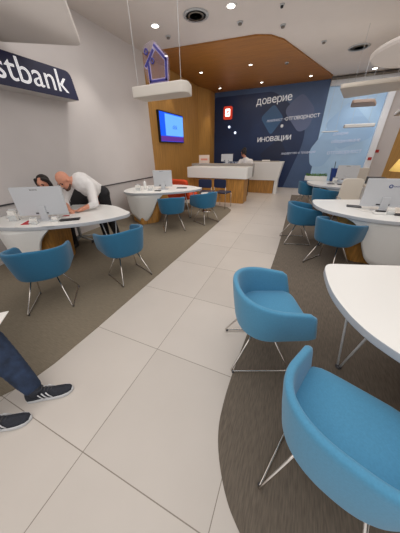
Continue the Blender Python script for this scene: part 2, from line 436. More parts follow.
# lit red sign
rs = thing('red_sign', 'small lit red square sign with a white mark on the blue wall', 'sign', (-3.35,10.97,3.01))
obj('face', vprism(rounded([(-.2,-.24),(.2,-.24),(.2,.24),(-.2,.24)], .08), -.05, .01), M_RED, rs)
obj('emblem', vprism(rounded([(-.11,-.13),(.11,-.13),(.11,.15),(-.11,.15)], .04), -.056, -.05), mat('lit white',(255,235,225),.4,emit=2.2), rs)
bm = bmesh.new(); vprism([(-.05,-.08),(-.02,-.08),(-.02,.1),(-.05,.1)], -.06,-.056,bm); vprism([(-.02,.0),(.06,.03),(.06,.07),(-.02,.05)],-.06,-.056,bm); vprism([(0,-.09),(.05,-.09),(.05,-.03),(0,-.03)],-.06,-.056,bm)
obj('emblem_mark', bm, M_RED, rs)
for (x,z,l) in ((-3.27,2.49,'small round spot of light hardware below the red sign on the blue wall'),(-2.98,2.26,'lower small round fitting on the blue wall, right of and below the other one')):
    q = thing('wall_fitting', l, 'wall light', (x,10.98,z)); obj('dome', lathe([(.05,0),(.045,.03),(.02,.045)],16), mat('cool glow',(225,235,255),.4,emit=1.5), q, True); q.rotation_euler = (PI/2,0,0)
q = thing('camera_fitting', 'small grey corner device on the white post edge by the blue lettering', 'sensor', (-.98,10.98,2.42)); obj('dome', lathe([(.06,0),(.05,.04),(.02,.055)],16), M_TXT, q, True); q.rotation_euler = (PI/2,0,0)
q['label'] = 'small pale fitting in the middle of the navy diamond, between two lines of lettering'
for x, z, l in ((2.43,1.2,'small red sticker low on the white post beside the ice blue wall'),(2.62,1.45,'small red sticker on the pale wall just right of the white post')):
    o = obj('red_light_patch', BX((x-.06,10.82 if x < 2.53 else 10.985,z-.05),(x+.06,10.839 if x < 2.53 else 10.998,z+.05)), mat('sticker red',(180,50,45),.5), None, bevel=.004); tag(o, l, 'painted light')  # distant red lights, painted as small non-glowing blocks

# ------------------------------------------------------------ tub chairs
def make_chair(label, m, loc, rz, group):
    t = thing('tub_chair', label, 'chair', loc, rz, group)     # faces local +x
    # shell centre line: open U, arms point to +x
    N = 72; th = .046
    a, b, ex, xs, xf = .275, .287, 2.35, .01, .225
    raw = []
    for i in range(9): raw.append((xf+(xs-xf)*i/9, .268+(b-.268)*i/9))
    for i in range(33):
        ang = PI/2 + PI*i/32; c, q = math.cos(ang), math.sin(ang)
        r = (abs(c/a)**ex + abs(q/b)**ex)**(-1/ex); raw.append((xs+r*c, r*q))
    for i in range(1,10): raw.append((xs+(xf-xs)*i/9, -(b+(.268-b)*i/9)))
    seglen = [0]
    for p, q in zip(raw, raw[1:]): seglen.append(seglen[-1]+math.hypot(q[0]-p[0], q[1]-p[1]))
    path = []; k = 0
    for i in range(N+1):
        d = seglen[-1]*i/N
        while k < len(raw)-2 and seglen[k+1] < d: k += 1
        f = (d-seglen[k])/(seglen[k+1]-seglen[k])
        path.append((raw[k][0]+(raw[k+1][0]-raw[k][0])*f, raw[k][1]+(raw[k+1][1]-raw[k][1])*f, i/N))
    bm = bmesh.new(); rings = []
    for i, (x, y, u) in enumerate(path):
        p = Vector((x,y)); q0 = Vector(path[max(i-1,0)][:2]); q1 = Vector(path[min(i+1,N)][:2])
        tg = (q1-q0).normalized(); nr = Vector((tg.y,-tg.x))      # outward
        k = abs(u-.5)*2                                           # 0 back .. 1 arm tip
        top = .738 - .092*(k**1.5) - .012*max(0,(k-.93)/.07)**2
        bot = .378 + .022*max(0,(k-.5)/.5)**1.3
        e = min(1, (1-k)*16+.45); hw = th/2*math.sin(min(1,e)*PI/2)
        ring = []
        M_ = 20
        for j in range(M_):
            ph = 2*PI*j/M_; cz, cn = math.sin(ph), math.cos(ph)
            mid = (top+bot)/2; hh = (top-bot)/2
            # rounded slab cross-section
            zz = mid + hh*(abs(cz)**.22)*(1 if cz >= 0 else -1) if abs(cz) > 1e-6 else mid
            nn = hw*(abs(cn)**.55)*(1 if cn >= 0 else -1) if abs(cn) > 1e-6 else 0
            f = (zz-bot)/(top-bot+1e-6)
            taper = .83 + .17*min(1,max(0,f))**.75
            g = max(0,(p.x-xs)/(xf-xs)); ty = taper+(1-taper)*.45*g
            w = Vector((xs+(p.x-xs)*(taper if p.x < xs else 1)+.055*g*g*(1-f), p.y*ty)) + nr*nn
            if k > .97: zz = mid+(zz-mid)*(.93)
            ring.append(bm.verts.new((w.x, w.y, zz)))
        rings.append(ring)
    for A,B in zip(rings, rings[1:]):
        for j in range(20): bm.faces.new((A[j],A[(j+1)%20],B[(j+1)%20],B[j]))
    bm.faces.new(rings[0][::-1]); bm.faces.new(rings[-1])
    bmesh.ops.translate(bm, vec=(.06,0,0), verts=bm.verts)
    obj('shell', bm, m, t, True)
    # seat cushion + pan inside the shell
    def pl(sc, n=48):
        out = []
        for i in range(n):
            ang = 2*PI*i/n; c, q = math.cos(ang), math.sin(ang)
            e2 = 2.6 if c < 0 else 5.5
            r = (abs(c/a)**e2 + abs(q/b)**e2)**(-1/e2)
            out.append((xs+r*c*(sc if c < 0 else sc*1.05), r*q*sc))
        return out
    def layers(ls):
        bm = bmesh.new(); rr = [[bm.verts.new((x,y,z)) for x,y in pl(sc)] for sc,z in ls]
        for A,B in zip(rr, rr[1:]):
            for j in range(len(A)): bm.faces.new((A[j],A[(j+1)%len(A)],B[(j+1)%len(A)],B[j]))
        bmesh.ops.translate(bm, vec=(.06,0,0), verts=bm.verts)
        bm.faces.new(rr[0][::-1]); bm.faces.new(rr[-1]); return bm
    obj('seat', layers([(.83,.40),(.88,.415),(.905,.45),(.895,.472),(.85,.482),(.6,.487)]), m, t, True)
    obj('seat_underside', layers([(.70,.366),(.77,.372),(.81,.388),(.83,.402)]), m, t, True)
    for s in (-1, 1):
        y0 = .12*s; y1 = .225*s
        fr = fillet([(-.05,y0,.372),(-.235,y1,.012),(.235,y1,.012),(.06,y0,.372)], .02)
        lf = obj('leg_frame', TB(fr, .0075, 8), M_CHROME, t, True)
        for gx in (-.215,.215):
            obj('glide', lathe([(.012,0),(.013,.012),(.009,.018)], 10, (gx,y1,0)), M_DK, lf, True)
    obj('seat_crossbar', TB([(-.02,-.125,.368),(-.02,.125,.368)], .008, 8), M_CHROME, t, True)
    return t
G1 = 'blue tub chairs at the customer desks'
Z6 = .006
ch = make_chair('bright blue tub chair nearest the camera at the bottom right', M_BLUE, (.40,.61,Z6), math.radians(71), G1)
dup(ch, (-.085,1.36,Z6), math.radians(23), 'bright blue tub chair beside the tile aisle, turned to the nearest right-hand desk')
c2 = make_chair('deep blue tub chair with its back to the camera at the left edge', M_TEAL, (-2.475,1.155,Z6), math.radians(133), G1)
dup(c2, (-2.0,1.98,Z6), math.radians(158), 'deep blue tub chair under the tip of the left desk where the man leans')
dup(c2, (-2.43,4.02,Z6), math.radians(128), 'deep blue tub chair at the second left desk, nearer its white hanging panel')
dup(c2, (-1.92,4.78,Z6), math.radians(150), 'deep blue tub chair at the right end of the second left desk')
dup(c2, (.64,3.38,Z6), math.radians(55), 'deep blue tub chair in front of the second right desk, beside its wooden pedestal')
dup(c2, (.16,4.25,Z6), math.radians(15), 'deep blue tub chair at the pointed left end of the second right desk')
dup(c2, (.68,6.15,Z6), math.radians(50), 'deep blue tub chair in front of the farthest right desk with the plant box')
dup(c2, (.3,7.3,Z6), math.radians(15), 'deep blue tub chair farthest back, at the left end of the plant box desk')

# ------------------------------------------------------------ curved desks
def make_desk(label, O, outline_pts, apron, ped_bot, ped_top, leg, group):
    t = thing('advisor_desk', label, 'desk', (O[0],O[1],Z6), 0, group)
    L = lambda ps: [(p[0]-O[0],p[1]-O[1]) for p in ps]
    out = [tuple(p) for p in spline(L(outline_pts), 8)]
    tt = obj('tabletop', prism(out, .70, .75), [M_WHITE, M_EDGE_SHADE], t, bevel=.006, seg=2)
    for p in tt.data.polygons:
        if p.normal.z < .7: p.material_index = 1
    # white hanging panel that follows the edge: (x, y, depth)
    ap = spline([(p[0]-O[0],p[1]-O[1],p[2]) for p in apron], 8, False)
    bm = bmesh.new(); cen = Vector((sum(p[0] for p in out)/len(out), sum(p[1] for p in out)/len(out)))
    rows = []
    for x, y, d in ap:
        inn = (cen-Vector((x,y))).normalized(); d = max(.012, d); col = []
        for j in range(9):
            f = j/8; z = .706-d*f; k = .012+.10*(d*f)
            col.append((Vector((x,y))+inn*k, z, inn))
        rows.append(col)
    F = [[bm.verts.new((c[0].x,c[0].y,c[1])) for c in r] for r in rows]
    B = [[bm.verts.new((c[0].x+c[2].x*.028,c[0].y+c[2].y*.028,c[1])) for c in r] for r in rows]
    n = len(F)
    for i in range(n-1):
        for j in range(8):
            bm.faces.new((F[i][j],F[i+1][j],F[i+1][j+1],F[i][j+1])); bm.faces.new((B[i][j],B[i][j+1],B[i+1][j+1],B[i+1][j]))
        bm.faces.new((F[i][8],F[i+1][8],B[i+1][8],B[i][8])); bm.faces.new((F[i][0],B[i][0],B[i+1][0],F[i+1][0]))
    for i in (0,n-1):
        for j in range(8): bm.faces.new((F[i][j],F[i][j+1],B[i][j+1],B[i][j]))
    obj('hanging_panel', bm, M_WHITE, t, True)
    pb = rounded(L(ped_bot), .08, 4); pt = rounded(L(ped_top), .08, 4)
    obj('pedestal', prism(pb, 0, .704, pt), M_WOOD, t, bevel=.006)
    lx, ly = leg[0]-O[0], leg[1]-O[1]
    for s in (-1, 1):
        dx, dy = leg[2]*s, leg[3]*s
        lg = obj('leg', TB([(lx+dx*.08,ly+dy*.08,.012),(lx+dx,ly+dy,.70)], [.008,.009], 10), M_EDGE, t, True)
    obj('leg_foot', lathe([(.024,0),(.024,.01),(.014,.022)], 14, (lx,ly,0)), M_DK, t, True)
    obj('leg_bracket', BX((lx-.13,ly-.05,.69),(lx+.13,ly+.05,.704)), M_GREY, t)
    return t
LO = [(-3.99,4.66),(-3.92,4.28),(-3.74,4.04),(-3.44,3.965),(-3.1,4.06),(-2.82,4.21),(-2.48,4.49),(-2.27,4.78),(-2.185,4.99),(-2.17,5.1),(-2.22,5.2),(-2.34,5.26),(-2.8,5.46),(-3.3,5.4),(-3.85,5.05)]
LAP = [(-3.965,4.6,.3),(-3.89,4.28,.34),(-3.72,4.05,.42),(-3.5,3.985,.6),(-3.33,3.985,.66),(-3.18,4.03,.56),(-3.04,4.09,.36),(-2.93,4.14,.16),(-2.8,4.22,.02)]
LPB = [(-3.78,4.25),(-3.3,3.98),(-3.05,4.33),(-3.3,4.85),(-3.65,4.85)]
LPT = [(-3.8,4.3),(-3.4,4.15),(-2.9,4.32),(-3.25,4.9),(-3.7,4.95)]
def sh(ps, dx, dy): return [(p[0]+dx,p[1]+dy)+tuple(p[2:]) for p in ps]
GD = 'white curved advisor desks'
def desk_L(label, dy, dx=0):
    return make_desk(label, (-3.1+dx,4.6+dy), sh(LO,dx,dy), sh(LAP,dx,dy), sh(LPB,dx,dy), sh(LPT,dx,dy), (-2.45+dx,4.95+dy,.1,.06), GD)
desk_L('white curved desk at the left where the bald man leans, cluttered with papers', -2.62, -.13)
desk_L('white curved desk in front of the wood wall, with a clear holder and white bottle', 0)
RO = [(.375,4.52),(.345,4.47),(.335,4.38),(.343,4.2),(.365,4.06),(.405,3.93),(.45,3.83),(.52,3.73),(.66,3.61),(.92,3.45),(1.32,3.385),(1.8,3.5),(2.1,3.85),(2.15,4.3),(1.9,4.75),(1.4,4.84),(.9,4.70),(.6,4.60),(.44,4.55)]
RAP = [(.76,3.555,.015),(.88,3.49,.07),(.98,3.455,.2),(1.08,3.43,.42),(1.18,3.42,.58),(1.32,3.41,.66),(1.6,3.44,.66),(1.85,3.56,.6),(2.05,3.8,.4)]
RPB = [(.98,3.64),(1.7,3.62),(1.85,4.3),(1.1,4.35)]
RPT = [(.62,3.78),(1.0,3.56),(1.75,3.6),(1.9,4.35),(1.0,4.4)]
def desk_R(label, dy, dx=0):
    return make_desk(label, (1.2+dx,4.1+dy), sh(RO,dx,dy), sh(RAP,dx,dy), sh(RPB,dx,dy), sh(RPT,dx,dy), (.60+dx,4.16+dy,.09,-.08), GD)
d1 = desk_R('empty white curved desk nearest the camera at the right edge', -2.71)
desk_R('white curved desk second from the camera on the right, with a grey monitor', 0)
desk_R('farthest white curved desk on the right, with the long plant box', 2.78, -.05)

# ------------------------------------------------------------ monitors and desk clutter
ZT = .757
def monitor(label, loc, rz, w=.56, h=.36, logo=False, cat='monitor'):
    # back faces local -y
    t = thing('computer_monitor', label, cat, loc, rz)
    obj('back_cover', vprism(rounded([(-w/2,.065),(w/2,.065),(w/2,.09+h),(-w/2,.09+h)], .012), -.016, .018), M_SILV, t, bevel=.004)
    obj('screen', BX((-w/2+.015,.018,.08),(w/2-.015,.0195,.085+h)), M_BLACK, t)
    obj('stand', prism([(-.05,-.035),(.05,-.035),(.05,-.017),(-.05,-.017)], 0.008, .2), M_SILV, t, bevel=.003)
    obj('stand_foot', prism(rounded([(-.12,-.1),(.12,-.1),(.12,.08),(-.12,.08)], .03), 0, .009), M_SILV, t)
    obj('port_slot', BX((-.1,-.0175,.085),(.07,-.016,.105)), M_DK, t)
    if logo:
        bm = bmesh.new(); tube(bm, [(.0+.02*math.cos(a),-.017,.35+.02*math.sin(a)) for a in [2*PI*k/16 for k in range(16)]], .006, 6, True)
        obj('round_logo', bm, M_BINB, t)
        text('logo_lettering', 'lenovo', .03, M_BINB, t, T(.035,-.0165,.34) @ RX(PI/2), .0005)
    else:
        text('logo_lettering', 'lenovo', .035, M_DK, t, T(-.07,-.0165,.40) @ RX(PI/2), .0005)
    return t
monitor('wide silver grey monitor seen from behind, hiding the seated woman', (-3.235,1.83,ZT), math.radians(29), .66, .355)
monitor('pale monitor seen from behind on the second left desk, by the orange seat', (-3.02,4.66,ZT), math.radians(18), .46, .34)
monitor('silver grey monitor with a round blue logo on the second right desk', (1.24,3.93,ZT), math.radians(8), .60, .36, True)
monitor('pale monitor on the farthest right desk, beside the navy bin', (1.2,7.05,ZT), math.radians(5), .5, .34)
def flat(name, label, cat, cx, cy, w, d, rz, m, h=.004, z=ZT, bev=.001, group=None):
    o = obj(name, BX((-w/2,-d/2,0),(w/2,d/2,h)), m, None, bevel=bev); o.location = (cx,cy,z); o.rotation_euler = (0,0,rz)
    tag(o, label, cat, group); return o
def keyboard(label, cx, cy, rz, m=M_BLACK, w=.3, z=ZT):
    t = thing('keyboard', label, 'keyboard', (cx,cy,z), rz)
    obj('case', BX((-w/2,-.055,0),(w/2,.055,.012)), m, t, bevel=.003)
    bm = bmesh.new()
    for r in range(4):
        for c in range(12): box(bm, (-w/2+.012+c*(w-.02)/12,-.045+r*.024,.012),(-w/2+.012+(c+.8)*(w-.02)/12,-.027+r*.024,.015))
    obj('keys', bm, M_DK, t)
    return t
keyboard('black keyboard lying near the right edge of the left desk, before the man', -2.88,1.93,math.radians(40),w=.26)
flat('paper_sheet','white paper sheet lying flat by the right of the left monitor','paper',-2.95,1.70,.15,.2,.5,M_PAPER)
flat('paper_sheet','white paper sheet at the left edge of the left desk','paper',-3.74,1.74,.21,.26,.2,M_PAPER)
flat('paper_sheet','white paper sheet lying askew in front of the left monitor','paper',-3.3,1.55,.18,.22,1.0,M_PAPER)
flat('brochure','white brochure with a red print lying below the left monitor','brochure',-3.3,1.79-.17,.1,.2,.6,M_REDP,.006,ZT+.005)
flat('brochure','small red printed card beside the man\'s hands','brochure',-3.13,2.06,.09,.05,.5,M_REDP,.004)
flat('mobile_phone','black phone lying at the far left edge of the left desk','phone',-3.86,1.7,.07,.14,.9,M_BLACK,.009)
def holder(label, cx, cy, rz, w=.12, h=.16, m=M_GLASS, z=ZT):
    t = thing('brochure_holder', label, 'brochure holder', (cx,cy,z), rz)
    obj('back_plate', BX((-w/2,.03,.0),(w/2,.034,h)), m, t)
    obj('front_plate', BX((-w/2,-.03,.0),(w/2,-.026,h*.5)), m, t)
    obj('base', BX((-w/2,-.03,0),(w/2,.034,.004)), m, t)
    obj('leaflets', BX((-w/2+.01,-.015,.004),(w/2-.01,.02,h*.85)), M_PAPER, t)
    return t
holder('clear leaflet holder at the left end of the papers on the left desk', -3.62,1.62,.4)
holder('small clear leaflet holder right of the papers on the left desk', -3.18,1.62,.5,.1,.08)
holder('low clear card holder between the papers and keyboard on the left desk', -3.0,1.80,.6,.09,.07)
holder('clear leaflet holder at the left end of the second left desk', -3.52,4.3,.3,.13,.14)
holder('clear leaflet holder just right of the white bottle on the second left desk', -3.25,4.42,.2,.12,.09)
bt = thing('pump_bottle','white pump bottle standing on the second left desk','bottle',(-3.47,4.52,ZT))
obj('body', lathe([(.035,0),(.038,.01),(.038,.15),(.03,.175),(.014,.185),(.014,.2)],18), M_WHITE, bt, True)
obj('pump', lathe([(.01,.2),(.01,.225),(.02,.228),(.02,.238)],12), M_GREY, bt, True)
tc_ = thing('desk_calculator','black calculator lying on the second left desk near its middle','calculator',(-3.02,4.4,ZT),.2)
obj('case', BX((-.07,-.05,0),(.07,.05,.014)), M_BLACK, tc_, bevel=.003); obj('display', BX((-.05,.015,.014),(.05,.04,.016)), M_GREY, tc_)
keyboard('dark keyboard on the second left desk behind the tub chair', -2.66,4.95,.35,M_BLACK,.26)
# second right desk
flat('tablet','dark grey tablet lying near the pointed end of the second right desk','tablet',.93,4.12,.2,.15,-.15,M_DK,.01)
t = thing('desk_telephone','black and white desk phone on the second right desk under the monitor','telephone',(1.17,3.74,ZT),.1)
obj('body', BX((-.07,-.055,0),(.07,.055,.035)), M_WHITE, t, bevel=.006); obj('handset', BX((-.06,-.045,.035),(.06,-.01,.055)), M_BLACK, t, bevel=.006)
keyboard('black keyboard at the right edge of the picture on the second right desk', 1.47,3.76,.05,M_BLACK,.26)
flat('brochure','white leaflet with red print before the second right monitor','brochure',1.02,3.9,.1,.16,.4,M_PAPER,.005)
holder('clear leaflet holder before the second right monitor',1.3,3.76,.0,.1,.1)
flat('paper_sheet','white sheet between tablet and phone on the second right desk','paper',1.1,4.1,.15,.1,.2,M_PAPER)
# far right desk
pb = thing('plant_box','long white planter box filled with green plants on the farthest right desk','planter',(.5,7.42,ZT),.02)
obj('box', BX((-.29,-.07,0),(.29,.07,.12)), M_WHITE, pb, bevel=.006)
bm = bmesh.new()
for k in range(420):
    x = random.uniform(-.27,.27); y = random.uniform(-.06,.06); z = .11+random.uniform(0,.06)
    a = random.uniform(0,2*PI); q = random.uniform(.3,1.2); s = random.uniform(.018,.03)
    mt = T(x,y,z) @ RZ(a) @ RX(q)
    v = [bm.verts.new(mt @ Vector(p)) for p in ((0,0,0),(.35*s,.5*s,0),(0,1.4*s,.2*s),(-.35*s,.5*s,0))]; bm.faces.new(v)
fo = obj('foliage', bm, M_LEAF, pb); fo['kind'] = 'stuff'
nb = thing('desk_bin','navy blue square caddy on the farthest right desk','caddy',(.98,7.4,ZT))
obj('body', prism([(-.1,-.1),(.1,-.1),(.1,.1),(-.1,.1)],0,.33,[(-.13,-.12),(.13,-.12),(.13,.12),(-.13,.12)]), M_BINB, nb, bevel=.008)
obj('pen', TB([(-.06,0,.3),(-.075,0,.5)], .008, 8), M_BLACK, nb, True)
flat('tablet','small dark tablet lying on the farthest right desk','tablet',.85,6.75,.16,.12,.1,M_DK,.01)
keyboard('black keyboard lying on the farthest right desk', 1.12,6.7,.1,M_DK,.26)
holder('clear leaflet holder on the farthest right desk',.95,6.95,.1,.12,.14)

# staff furniture behind the right desks
def staff_chair(label, loc, rz, m=M_BEIGE):
    t = thing('office_chair', label, 'office chair', loc, rz)   # back at local +y... sits facing -y
    obj('backrest', vprism(rounded([(-.21,.55),(.21,.55),(.19,1.03),(-.19,1.03)], .07), .2, .245), m, t, bevel=.012)
    obj('seat', prism(rounded([(-.23,-.23),(.23,-.23),(.23,.2),(-.23,.2)], .07), .44, .5), m, t, bevel=.015)
    for s in (-1,1): obj('armrest', TB(fillet([(.2*s,.2,.52),(.27*s,.1,.7),(.27*s,-.15,.7),(.23*s,-.1,.47)],.05), .012, 8), M_GREY, t, True)
    obj('gas_column', lathe([(.03,.09),(.03,.44)], 12), M_GREY, t, True)
    for k in range(5):
        a = 2*PI*k/5; lg = obj('base_arm', TB([(.02*math.cos(a),.02*math.sin(a),.1),(.26*math.cos(a),.26*math.sin(a),.065)], [.02,.013], 8), M_GREY, t, True)
        obj('caster', lathe([(.01,0),(.025,.01),(.025,.045),(.01,.055)], 12, (.26*math.cos(a),.26*math.sin(a),0)), M_DK, lg, True)
    return t
staff_chair('cream office chair behind the second right desk, left of the monitor', (1.12,5.25,Z6), math.radians(10))
staff_chair('cream office chair behind the farthest right desk, beside the pale wall', (1.75,8.35,Z6), math.radians(-20))
co = thing('side_counter','long cream counter behind the right desks carrying a black printer','counter',(2.3,5.72,Z6))
obj('worktop', prism(rounded([(-.98,-.18),(1.3,-.25),(1.3,.25),(-.98,.2)],.05), .86, .9), M_BEIGE, co, bevel=.006)
obj('cabinet', prism([(-.92,-.14),(1.22,-.2),(1.22,.2),(-.92,.16)], 0, .86), M_WHITE, co)
pr = thing('printer','black box printer on the cream counter behind the second right monitor','printer',(1.52,5.74,.907),.05)
obj('body', BX((-.15,-.11,0),(.15,.11,.14)), M_BLACK, pr, bevel=.012); obj('paper_tray', BX((-.1,-.15,.02),(.1,-.11,.035)), M_DK, pr, bevel=.004)
lp = thing('table_lamp','lamp with a glowing yellow cone shade on the counter at the right edge','lamp',(1.97,5.85,.907))
obj('foot', lathe([(.09,0),(.09,.015),(.02,.025)],20), M_METALG, lp, True)
obj('pole', lathe([(.01,.02),(.01,.33)],10), M_METALG, lp, True)
obj('lamp_shade', lathe([(.25,.25),(.16,.47),(.155,.47),(.245,.25)],28), M_YELLOW, lp, True)
# dark picture on right wood wall
# ------------------------------------------------------------ reception
rc = thing('reception_desk','wide white reception counter on a wooden base below the grey ledge','reception desk',(-2.45,7.3,0))
obj('counter_band', prism(rounded([(-1.07,-.3),(1.02,-.3),(1.06,.35),(-1.07,.35)],[.03,.09,.09,.03]), .77, 1.10), M_WHITE, rc, bevel=.01)
obj('ledge', prism([(-1.2,.36),(1.05,.36),(1.05,.62),(-1.2,.62)], .77, 1.17), M_PANEL, rc, bevel=.006)
obj('base', prism(rounded([(-.5,-.24),(.93,-.24),(.93,.35),(-.5,.35)],.03), 0, .77), M_WOOD, rc, bevel=.004)
obj('back_base', BX((-1.15,.0,0),(-.5,.6,.77)), M_WOOD, rc)
r2 = thing('reception_desk','flared white reception counter at the right, in front of the navy wall','reception desk',(-1.25,9.5,0))
obj('counter_body', prism(rounded([(-.75,-.3),(.56,-.3),(.56,.3),(-.75,.3)],.04), .5, 1.15, rounded([(-.75,-.33),(.68,-.33),(.68,.33),(-.75,.33)],.04)), M_WHITE, r2, bevel=.01)
obj('base', BX((-.72,-.24,0),(.42,.24,.5)), M_WOOD, r2)
obj('end_leg', prism([(.44,-.25),(.56,-.25),(.56,.25),(.44,.25)],0,.5), M_WHITE, r2)
obj('top_ledge', BX((-.7,-.2,1.15),(.5,.25,1.17)), M_PANEL, r2)
monitor('small monitor on the reception counter beside the woman in white', (-2.35,7.79,1.172), .1, .40, .2)
st = thing('standing_card','white standing placard with reddish print at the left of the reception ledge','placard',(-3.2,7.78,1.17))
obj('card', BX((-.2,-.006,0),(.2,.006,.27)), mat('placard paper',(232,214,200),.7), st); obj('print', BX((-.13,-.0075,.1),(.13,-.006,.16)), mat('print pink',(226,150,130),.7), st); obj('foot', BX((-.12,-.05,0),(.12,.05,.01)), M_GREY, st)
flat('paper_stack','low stack of white paper on the right reception counter','paper',-1.25,9.45,.3,.2,.1,M_PAPER,.04,1.171)
# waiting seats between the second left desk and reception
def lounge(label, loc, rz, m):
    t = thing('lounge_chair', label, 'armchair', loc, rz)
    bm = bmesh.new()
    obj('seat', prism(rounded([(-.36,-.33),(.36,-.33),(.36,.33),(-.36,.33)],.15), .3, .44), m, t, bevel=.04, seg=3)
    obj('backrest', vprism(rounded([(-.39,.3),(.39,.3),(.36,.86),(-.36,.86)], .12), .24, .36), m, t, bevel=.04, seg=3)
    for x in (-.27,.27):
        for y in (-.25,.27): obj('leg', TB([(x,y,.31),(x*1.08,y*1.08,0)], [.014,.009], 8), M_CHROME, t, True)
    return t
lounge('orange red lounge chair behind the second left desk', (-3.16,6.0,Z6), math.radians(172), M_ORANGE)
c4 = thing('visitor_chair','dark navy visitor chair in front of the reception base, left of the wood','chair',(-2.5,6.3,Z6),math.radians(186))
def vis(t):
    obj('seat', prism(rounded([(-.2,-.2),(.2,-.2),(.2,.2),(-.2,.2)],.06), .43, .47), M_NAVY, t, bevel=.01)
    obj('backrest', vprism(rounded([(-.2,.6),(.2,.6),(.2,.84),(-.2,.84)],.06), .2, .225), M_NAVY, t, bevel=.008)
    for s in (-1,1):
        obj('leg', TB([(s*.19,-.17,.43),(s*.2,-.19,0)], .01, 8), M_CHROME, t, True)
        obj('leg', TB(fillet([(s*.19,.21,.62),(s*.19,.2,.43),(s*.2,.23,0)],.05), .01, 8), M_CHROME, t, True)
vis(c4)
dup(c4, (-2.02,6.42,Z6), math.radians(170), 'dark navy visitor chair directly in front of the reception\'s wooden base')
st_ = thing('round_side_table','small pale round side table between the two navy visitor chairs','side table',(-2.3,5.75,Z6))
obj('tabletop', lathe([(.16,.50),(.17,.51),(.16,.52)],24), M_WHITE, st_, True); obj('column', lathe([(.015,.01),(.015,.5)],10), M_CHROME, st_, True); obj('base', lathe([(.13,0),(.13,.01),(.03,.016)],20), M_CHROME, st_, True)

# ------------------------------------------------------------ people
def fingers(P, d, side, up, s=1):      # five separate fingers from palm P, pointing along d
    P = Vector(P); d = Vector(d).normalized(); side = Vector(side).normalized(); up = Vector(up).normalized()
    L_ = []
    for k, ln in enumerate((.07,.08,.075,.058)):
        b = P + side*(.028-.019*k)*s + d*.035*s
        L_.append(([b, b+d*ln*.5*s+up*.004, b+d*ln*.85*s-up*.012, b+d*ln*s-up*.022], [.0095*s,.009*s,.008*s,.007*s]))
    b = P + side*.03*s - d*.02*s
    L_.append(([b, b+side*.025*s+d*.02*s, b+side*.035*s+d*.045*s], [.012*s,.0105*s,.009*s]))
    return L_
def head_parts(c, fwd, up, s=1.0):
    c = Vector(c); f = Vector(fwd).normalized(); u = Vector(up); u = (u-f*u.dot(f)).normalized(); r = u.cross(f).normalized()   # r = left side of head
    R = Matrix((f,r,u)).transposed().to_4x4()
    W = lambda a,b,c_: tuple(c + f*a*s + r*b*s + u*c_*s)
    balls = [(W(-.01,0,.025),(.095*s,.075*s,.092*s),R),(W(.02,0,-.045),(.068*s,.058*s,.07*s),R),(W(.06,0,-.09),(.03*s,.032*s,.022*s),R),
             (W(.092,0,-.02),(.018*s,.011*s,.022*s),R),(W(.084,0,.01),(.012*s,.009*s,.022*s),R),(W(.085,0,-.062),(.014*s,.024*s,.008*s),R),
             (W(.0,.078,-.012),(.018*s,.008*s,.03*s),R),(W(.0,-.078,-.012),(.018*s,.008*s,.03*s),R),
             (W(.08,.03,.02),(.012*s,.026*s,.008*s),R),(W(.08,-.03,.02),(.012*s,.026*s,.008*s),R)]
    return balls, W, R
def face(parent, W, R, s=1, brow=M_HAIR):
    for sd in (-1,1):
        bm = bmesh.new(); bmesh.ops.create_icosphere(bm, subdivisions=2, radius=.0105*s, matrix=Matrix.Translation(W(.082,.031*sd,.004)) ); obj('eye', bm, M_BLACK, parent, True)
        obj('eyebrow', TB([W(.094,.016*sd,.026),W(.094,.034*sd,.03),W(.084,.05*sd,.024)], [.004,.005,.003], 6), brow, parent, True)
    obj('mouth', TB([W(.098,.02,-.063),W(.101,0,-.062),W(.098,-.02,-.063)], .0035, 6), mat('lips',(160,80,76),.5), parent, True)

# bald man leaning on the left desk
mn = thing('person','bald bearded man in a white shirt and black trousers leaning over the left desk','person',(-3.5,2.98,Z6))
def loc_(p): return (p[0]+3.5, p[1]-2.98, p[2]-Z6)
def LL(limbs): return [([loc_(q) for q in p], r) for p, r in limbs]
def LB(balls): return [(loc_(b[0]),)+tuple(b[1:]) for b in balls]
pel = (-3.36,2.93,.93); chest = (-3.30,2.62,1.16); neck = (-3.36,2.50,1.20)
shR = (-3.50,2.56,1.15); shL = (-3.14,2.64,1.12)
elR = (-3.50,2.36,.88); elL = (-2.98,2.50,.86); haR = (-3.24,2.22,.785); haL = (-3.12,2.30,.785)
hc = (-3.395,2.385,1.215)
balls, W, R = head_parts(hc, (.1,-.78,-.62), (-.15,-.6,.8), 1.12)
body = [([pel,chest,neck,hc],[.13,.14,.06,.06]), ([chest,shR,elR,haR],[.1,.06,.045,.03]), ([chest,shL,elL,haL],[.1,.06,.045,.03]),
        ([pel,(-3.45,2.96,.5),(-3.5,3.02,.09)],[.1,.065,.045]), ([pel,(-3.28,3.0,.5),(-3.3,3.12,.09)],[.1,.065,.045])]
hands = fingers(haR,(.9,-.3,-.1),(.3,.9,.0),(0,0,1)) + fingers(haL,(-.8,-.55,-.1),(.5,-.8,0),(0,0,1))
b_ = organic('body', LL(body+hands), LB(balls+[(haR,(.045,.04,.018)),(haL,(.045,.04,.018))]), .0075, M_SKIN, mn)
hW = lambda a,b,c: loc_(W(a,b,c))
face(mn, hW, R, 1.12, M_STUBBLE)
organic('beard', [([hW(.02,.062,-.07),hW(.07,.035,-.098),hW(.088,0,-.1),hW(.07,-.035,-.098),hW(.02,-.062,-.07)],[.014,.02,.022,.02,.014]),([hW(.1,.022,-.05),hW(.104,0,-.045),hW(.1,-.022,-.05)],[.008]*3)], [], .006, M_STUBBLE, mn)
